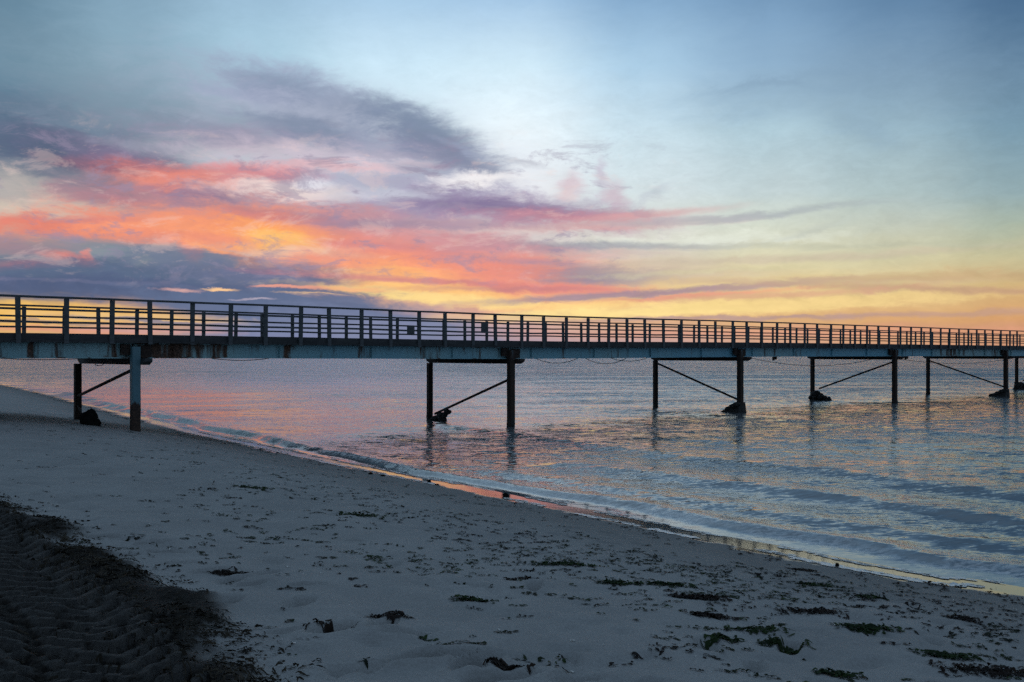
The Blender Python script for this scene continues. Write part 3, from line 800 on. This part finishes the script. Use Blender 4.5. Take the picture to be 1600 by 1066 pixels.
# cables sagging beneath the girder
def cable(pa, pb, sag, w=.25, z=2.31, r=.011, zb=None):
    sa, sb = px_s(pa, w), px_s(pb, w); mb = MB(); pts = []
    zb = z if zb is None else zb
    for k in range(13):
        q = k/12; s = sa+(sb-sa)*q; pts.append((s, w, z+(zb-z)*q+dip(s)-sag*4*q*(1-q)))
    mb.tube(pts, r, 6); mb.build('cable', M_DARK, pier, smooth=True)
cable(330,420,.055); cable(838,902,.16); cable(915,978,.20,zb=2.30); cable(955,1012,.12); cable(1165,1380,.42,.3); cable(1380,1600,.40,.3); cable(0,140,.04,2.0)
mb = MB(); sl = px_s(155, 4.0)
mb.tube([(sl+.12*math.cos(a), 4.0, 2.14+.06*math.sin(a)) for a in np.linspace(math.pi, 2*math.pi, 9)], .01, 6); mb.build('cable', M_DARK, pier, smooth=True)
for px in (1210, 1416):
    s = px_s(px, .2); mb = MB(); mb.box(s-.10, s-.04, .16, .24, 2.14, 2.308); mb.box(s+.03, s+.10, .14, .22, 2.18, 2.308); mb.build('hanging_bracket', M_RUST, pier)

# ------------------------------------------------------------------ rocks and stones
def rock_material():
    m, N, p = new_mat('dark_rock')
    tc = N.node('ShaderNodeTexCoord'); n = N.noise(tc.outputs['Object'], 9, 6, .7)
    N.l.new(N.mix(N.smooth(n.outputs[0], .3, .7), (.004,.004,.004), (.012,.012,.011)), p.inputs['Base Color'])
    p.inputs['Roughness'].default_value = .95; p.inputs['Specular IOR Level'].default_value = .1; N.l.new(bump(N, n.outputs[0], .03, 1), p.inputs['Normal']); return m
M_ROCK = rock_material()
def rock(px, py, rad, label, seed, group=None, name='rock', cat='rock'):
    x, y, z = place(px, py); rad = tuple(v*(1 if name == 'boulder' else .55) for v in rad); mb = MB(); lump(mb, (0,0,rad[2]*.45), rad, seed, 18, 12)
    o = mb.build(name, M_ROCK, None, smooth=True); o.location = (x, y, z); tag(o, label, cat, group); return o
rock(141, 664, (.23,.20,.27), 'dark rounded boulder against the back leg of the first trestle', 5, name='boulder', cat='boulder')
st = [(579,741,(.07,.06,.05),'small dark stone on the wet sand, leftmost of the stones at the edge'),(598,744,(.08,.06,.045),'small flat stone just right of the leftmost stone at the water edge'),
      (671,754,(.055,.05,.07),'small upright stone in the pink swash below the second trestle'),(683,758,(.06,.05,.03),'low stone touching the upright one in the pink swash'),
      (790,776,(.09,.05,.08),'dark stone alone in the orange swash, right of the upright one'),(1308,886,(.04,.035,.06),'small upright dark stone on the sand beside the right-hand swash')]
for i, (a, b, r_, l_) in enumerate(st): rock(a, b, r_, l_, 20+i, 'stones along the water edge', 'stone', 'stone')

# ------------------------------------------------------------------ seaweed
def weed_material(name, a, b, c):
    m, N, p = new_mat(name)
    tc = N.node('ShaderNodeTexCoord'); n = N.noise(tc.outputs['Object'], 6, 5, .7); n2 = N.noise(tc.outputs['Object'], .9, 3, .5)
    col = N.mix(N.smooth(n.outputs[0], .35, .65), a, b); col = N.mix(N.smooth(n2.outputs[0], .45, .6), col, c)
    N.l.new(col, p.inputs['Base Color']); p.inputs['Roughness'].default_value = .8; p.inputs['Specular IOR Level'].default_value = .15; return m
M_WEED = weed_material('mixed_seaweed', (.006,.010,.006), (.022,.034,.012), (.012,.009,.008))
M_GREEN = weed_material('green_seaweed', (.007,.015,.005), (.028,.050,.012), (.014,.026,.008))
M_BROWN = weed_material('brown_seaweed', (.008,.006,.005), (.030,.018,.012), (.014,.010,.009))
M_WRACK = weed_material('dry_wrack', (.008,.007,.005), (.050,.038,.024), (.020,.016,.011))

def ribbons(cx, cy, n, spread, length, width, rise, rng, aspect=1.0):
    """curled flat fronds lying around a point; returns vertices (x, y, dz) and quads"""
    vs, fs = [], []
    for _ in range(n):
        a = rng.uniform(0, 2*math.pi); x = cx+np.clip(rng.normal(0, spread), -1.2*spread, 1.2*spread)*aspect; y = cy+np.clip(rng.normal(0, spread*.55), -.62*spread, .62*spread)
        L = length*rng.uniform(.5, 1.3); W = width*rng.uniform(.6, 1.4); m = 4; cur = rng.uniform(-1.1, 1.1); z = abs(rng.normal(0, rise))
        b = len(vs)
        for k in range(m+1):
            q = k/m; w = W*(.25+.75*math.sin(math.pi*min(.95, q+.08)))
            jx, jy = rng.uniform(-.25, .25)*W, rng.uniform(-.25, .25)*W
            nx_, ny_ = -math.sin(a), math.cos(a); zz = z+rise*rng.uniform(.0, 1.3)*math.sin(math.pi*q)
            vs.append((x+nx_*w+jx, y+ny_*w+jy, zz)); vs.append((x-nx_*w, y-ny_*w, zz*rng.uniform(.2, 1)))
            x += math.cos(a)*L/m; y += math.sin(a)*L/m; a += cur*.5
        for k in range(m): fs.append((b+2*k, b+2*k+1, b+2*k+3, b+2*k+2))
    return vs, fs

def drape(vs, fs, name, mat, origin=None):
    v = np.array(vs, float); z = height(v[:,0], v[:,1]) + .004 + v[:,2]
    o3 = np.zeros(3) if origin is None else np.array([origin[0], origin[1], float(height([origin[0]],[origin[1]])[0])])
    o = np_mesh(name, np.stack([v[:,0], v[:,1], z], 1)-o3, np.array(fs), mat, smooth=True)
    o.location = o3
    return o

rng = np.random.RandomState(12)
clumps = [  # px, py, spread, fronds, material, label, category
 (355,898,.16,60,'B','dark brown heap of kelp with a pointed left end, right of the wrack bank','seaweed'),
 (1095,935,.20,170,'B','largest reddish brown seaweed heap, middle right of the sand','seaweed'),
 (1040,914,.22,90,'G','green seaweed strip leading into the large reddish heap','seaweed'),
 (1110,964,.16,70,'B','brown seaweed patch just below the large reddish heap','seaweed'),
 (1127,995,.11,50,'G','small round green tuft below the large reddish heap','seaweed'),
 (1180,984,.20,60,'G','long thin green strip of seaweed right of the small round tuft','seaweed'),
 (880,882,.28,110,'G','long bright green streak of seaweed in the middle of the beach','seaweed'),
 (965,912,.16,60,'G','short green seaweed patch right of the long green streak','seaweed'),
 (740,938,.14,55,'G','bright green oval seaweed scrap in the lower centre','seaweed'),
 (815,905,.12,36,'B','dark elongated seaweed scrap above and right of the oval green one','seaweed'),
 (1268,914,.16,60,'G','slanting green seaweed patch near the right-hand swash','seaweed'),
 (1255,890,.14,50,'B','dark ragged seaweed piece closest to the right-hand swash','seaweed'),
 (1268,957,.24,80,'B','dark double seaweed patch right of the large reddish heap','seaweed'),
 (1355,983,.22,90,'G','spread green and brown seaweed patch at the lower right','seaweed'),
 (1480,1026,.19,90,'G','slanting green seaweed band near the lower right corner','seaweed'),
 (1550,1052,.32,120,'B','broad dark seaweed mat in the lower right corner','seaweed'),
 (1360,934,.13,50,'G','small green seaweed tuft high on the right of the beach','seaweed'),
 (1505,968,.13,40,'B','dark lens-shaped seaweed scrap at the far right of the sand','seaweed'),
 (1225,1015,.15,55,'G','green seaweed patch with a tail at the lower right centre','seaweed'),
 (395,763,.26,70,'G','long dark green seaweed line on the sand left of centre','seaweed'),
 (565,806,.26,80,'G','loose green seaweed streak on the sand below the pink swash','seaweed'),
 (785,1046,.15,60,'B','dark brown kelp piece at the bottom edge in the middle','seaweed'),
 (515,976,.14,30,'B','thin dark kelp strap beside a footprint, lower left centre','seaweed'),
 (610,962,.13,36,'B','dark red kelp strap right of the lower left footprints','seaweed'),
 (1310,1055,.13,50,'G','green seaweed tuft at the bottom edge on the right','seaweed'),
]
for px, py, sprd, n, mt, lab, cat in clumps:
    x, y, z = place(px, py)
    n = int(n*.8); sprd *= .58
    n = int(n*1.6)
    vs, fs = ribbons(x, y, n, sprd, .045, .008, .006, rng, 1.45)
    # leaflets that thicken the middle
    v2, f2 = ribbons(x, y, n, sprd*.6, .035, .011, .009, rng, 1.45); b = len(vs); vs += v2; fs += [tuple(b+i for i in f) for f in f2]
    o = drape(vs, fs, 'seaweed_clump', {'G': M_GREEN, 'B': M_BROWN}[mt], (x, y))
    tag(o, lab, cat, 'seaweed clumps washed up on the sand')

def scatter(n, region, dens, size, name, mat, seed, kind='stuff', label=None):
    rg = np.random.RandomState(seed); vs, fs = [], []
    x0, x1, y0, y1 = region; made = 0; tries = 0
    while made < n and tries < 60:
        tries += 1
        px = rg.uniform(x0, x1, 400); py = HY+(y1-HY)*(((y0-HY)/(y1-HY)) + (1-(y0-HY)/(y1-HY))*rg.uniform(0, 1, 400)**1.0)
        zz = .6; X, Y = (px-CXP)/FPX*(CAMZ-zz)*FPX/(py-HY), (CAMZ-zz)*FPX/(py-HY)
        d, al = shore_dist(X, Y); wd, _ = wrack_dist(X, Y)
        keep = (d > .3) & (rg.uniform(0, 1, 400) < dens(X, Y, d, wd, px, py))
        for X_, Y_ in zip(X[keep], Y[keep]):
            k = int(rg.choice([1,2,3,5,8], p=[.60,.24,.11,.04,.01])); sc = rg.uniform(.6, 1.5)*(1 if k < 5 else 1.2)
            v, f = ribbons(X_, Y_, k*2+2, .011*math.sqrt(k)*sc*1.2, size*sc, size*.24*sc, .005, rg, 1.7)
            b = len(vs); vs += v; fs += [tuple(b+i for i in q) for q in f]; made += 1
            if made >= n: break
    o = drape(vs, fs, name, mat); tag(o, label, None, None, kind); return o
def dens_main(X, Y, d, wd, px, py):
    band = .16+.84*np.exp(-((d-3.0)/1.7)**2)
    return (1-.6*sstep(py, 850, 950))*np.clip(band*sstep(fbm(X*.8, Y*.8, 61, 4), .30, .62)*1.1 + .05, 0, 1)*(wd < .05)
scatter(1500, (0,1600,640,1066), dens_main, .034, 'seaweed_scraps', M_WEED, 3)
scatter(150, (200,1600,680,1066), lambda X, Y, d, wd, px, py: dens_main(X, Y, d, wd, px, py)*sstep(fbm(X*.8, Y*.8, 71, 3), .5, .6), .036, 'green_seaweed_scraps', M_GREEN, 5)
# strand line of weed and pebbles at the swash
def edge_scatter(n, o0, o1, size, name, mat, seed):
    rg = np.random.RandomState(seed); vs, fs = [], []
    t = rg.uniform(0, 1, n)
    lo = SCUM[np.argmin(np.hypot(SH[:,0]-6.5, SH[:,1]-7.5))]; hi = SCUM[np.argmin(np.hypot(SH[:,0]+39, SH[:,1]-76))]
    for q in t:
        s = lo+(hi-lo)*q**1.6; i = min(len(SEG)-1, int(np.searchsorted(SCUM, s)-1)); u = (s-SCUM[i])/SLEN[i]
        p = SH[i]+SEG[i]*u; nrm = np.array([-SEG[i][1], SEG[i][0]])/SLEN[i]; far = 1+s*0+max(0, p[1]-20)*.05
        if fbm(np.array([s*.7]), np.array([2.]), seed, 3)[0] < .42: continue
        p = p+nrm*(rg.uniform(o0, o1))
        v, f = ribbons(p[0], p[1], int(rg.randint(1, 5)), .03*far, size*far, size*.2*far, .008, rg, 1.0)
        b = len(vs); vs += v; fs += [tuple(b+k for k in g) for g in f]
    o = drape(vs, fs, name, mat); tag(o, kind='stuff')
edge_scatter(900, .05, .55, .05, 'strand_line_weed', M_BROWN, 33)
# pale froth left at the upper edge of the swash
m_fr, N, p = new_mat('froth'); tcf = N.node('ShaderNodeTexCoord'); nf = N.noise(tcf.outputs['Object'], 40, 3)
N.l.new(N.mix(nf.outputs[0], (.45,.46,.46), (.80,.80,.79)), p.inputs['Base Color']); p.inputs['Roughness'].default_value = .35
rg = np.random.RandomState(77); vs, fs = [], []
lo = SCUM[np.argmin(np.hypot(SH[:,0]-6.5, SH[:,1]-7.5))]; hi = SCUM[np.argmin(np.hypot(SH[:,0]+10, SH[:,1]-31))]
for q in rg.uniform(0, 1, 4200):
    s_ = lo+(hi-lo)*q**1.4; i = min(len(SEG)-1, int(np.searchsorted(SCUM, s_)-1)); u = (s_-SCUM[i])/SLEN[i]
    if fbm(np.array([s_*.9]), np.array([4.]), 6, 3)[0] < .45: continue
    nrm = np.array([-SEG[i][1], SEG[i][0]])/SLEN[i]
    lane = rg.choice([-.04, -.50], p=[.65,.35])
    p2 = SH[i]+SEG[i]*u + nrm*(lane+.16*(fbm(np.array([s_*1.6]), np.array([1.]), 16, 2)[0]-.5)+rg.normal(0, .035))
    tdir = math.atan2(SEG[i][1], SEG[i][0]); L = rg.uniform(.012, .085)*(1+p2[1]*.02); W = L*rg.uniform(.25, .6); b = len(vs)
    for k in range(8):
        t = k*math.pi/4; e = rg.uniform(.6, 1.2); a_, b_ = L*e*math.cos(t), W*e*math.sin(t)
        vs.append((p2[0]+a_*math.cos(tdir)-b_*math.sin(tdir), p2[1]+a_*math.sin(tdir)+b_*math.cos(tdir), .003))
    fs += [(b, b+1, b+2, b+7), (b+2, b+3, b+6, b+7), (b+3, b+4, b+5, b+6)]
tag(drape(vs, fs, 'swash_froth', m_fr), kind='stuff')
# bits on the wrack bank
rg = np.random.RandomState(41); vs, fs = [], []
cnt = 0
while cnt < 3000:
    X_ = rg.uniform(-9.5, .3, 500); Y_ = rg.uniform(4.2, 16, 500); wd, _ = wrack_dist(X_, Y_)
    pr = np.where(wd > 0, .05, 0)+.95*np.exp(-((wd-.18)/.24)**2); pr *= .15+.85*sstep(fbm(X_*1.7, Y_*1.7, 88, 4), .38, .6)
    kp = rg.uniform(0, 1, 500) < pr*np.clip(9/Y_, .25, 1)
    for a, b_ in zip(X_[kp], Y_[kp]):
        v, f = ribbons(a, b_, 3, .03, .050, .004, .008, rg, 1.0)
        b = len(vs); vs += v; fs += [tuple(b+k for k in g) for g in f]; cnt += 1
tag(drape(vs, fs, 'wrack_debris', M_WRACK), kind='stuff')
# pale shells and straws
m_sh, N, p = new_mat('shell'); p.inputs['Base Color'].default_value = (.62,.60,.55,1); p.inputs['Roughness'].default_value = .5
tcn = N.node('ShaderNodeTexCoord'); nn = N.noise(tcn.outputs['Object'], 30, 3); N.l.new(N.mix(nn.outputs[0], (.4,.38,.33), (.72,.70,.66)), p.inputs['Base Color'])
rg = np.random.RandomState(51); vs, fs = [], []
for _ in range(150):
    Y_ = rg.uniform(4.8, 14); X_ = rg.uniform(-.5, .55)*Y_
    if wrack_dist([X_], [Y_])[0][0] > -.2: continue
    a = rg.uniform(0, 6.3); L = rg.uniform(.006, .016); W = L*rg.uniform(.5, 1)
    b = len(vs)
    for k in range(6):
        t = a+k*math.pi/3; vs.append((X_+L*math.cos(t), Y_+W*math.sin(t), .002+.006*(k % 2)))
    fs += [(b, b+1, b+2, b+3), (b, b+3, b+4, b+5)]
tag(drape(vs, fs, 'shell_fragments', m_sh), kind='stuff')
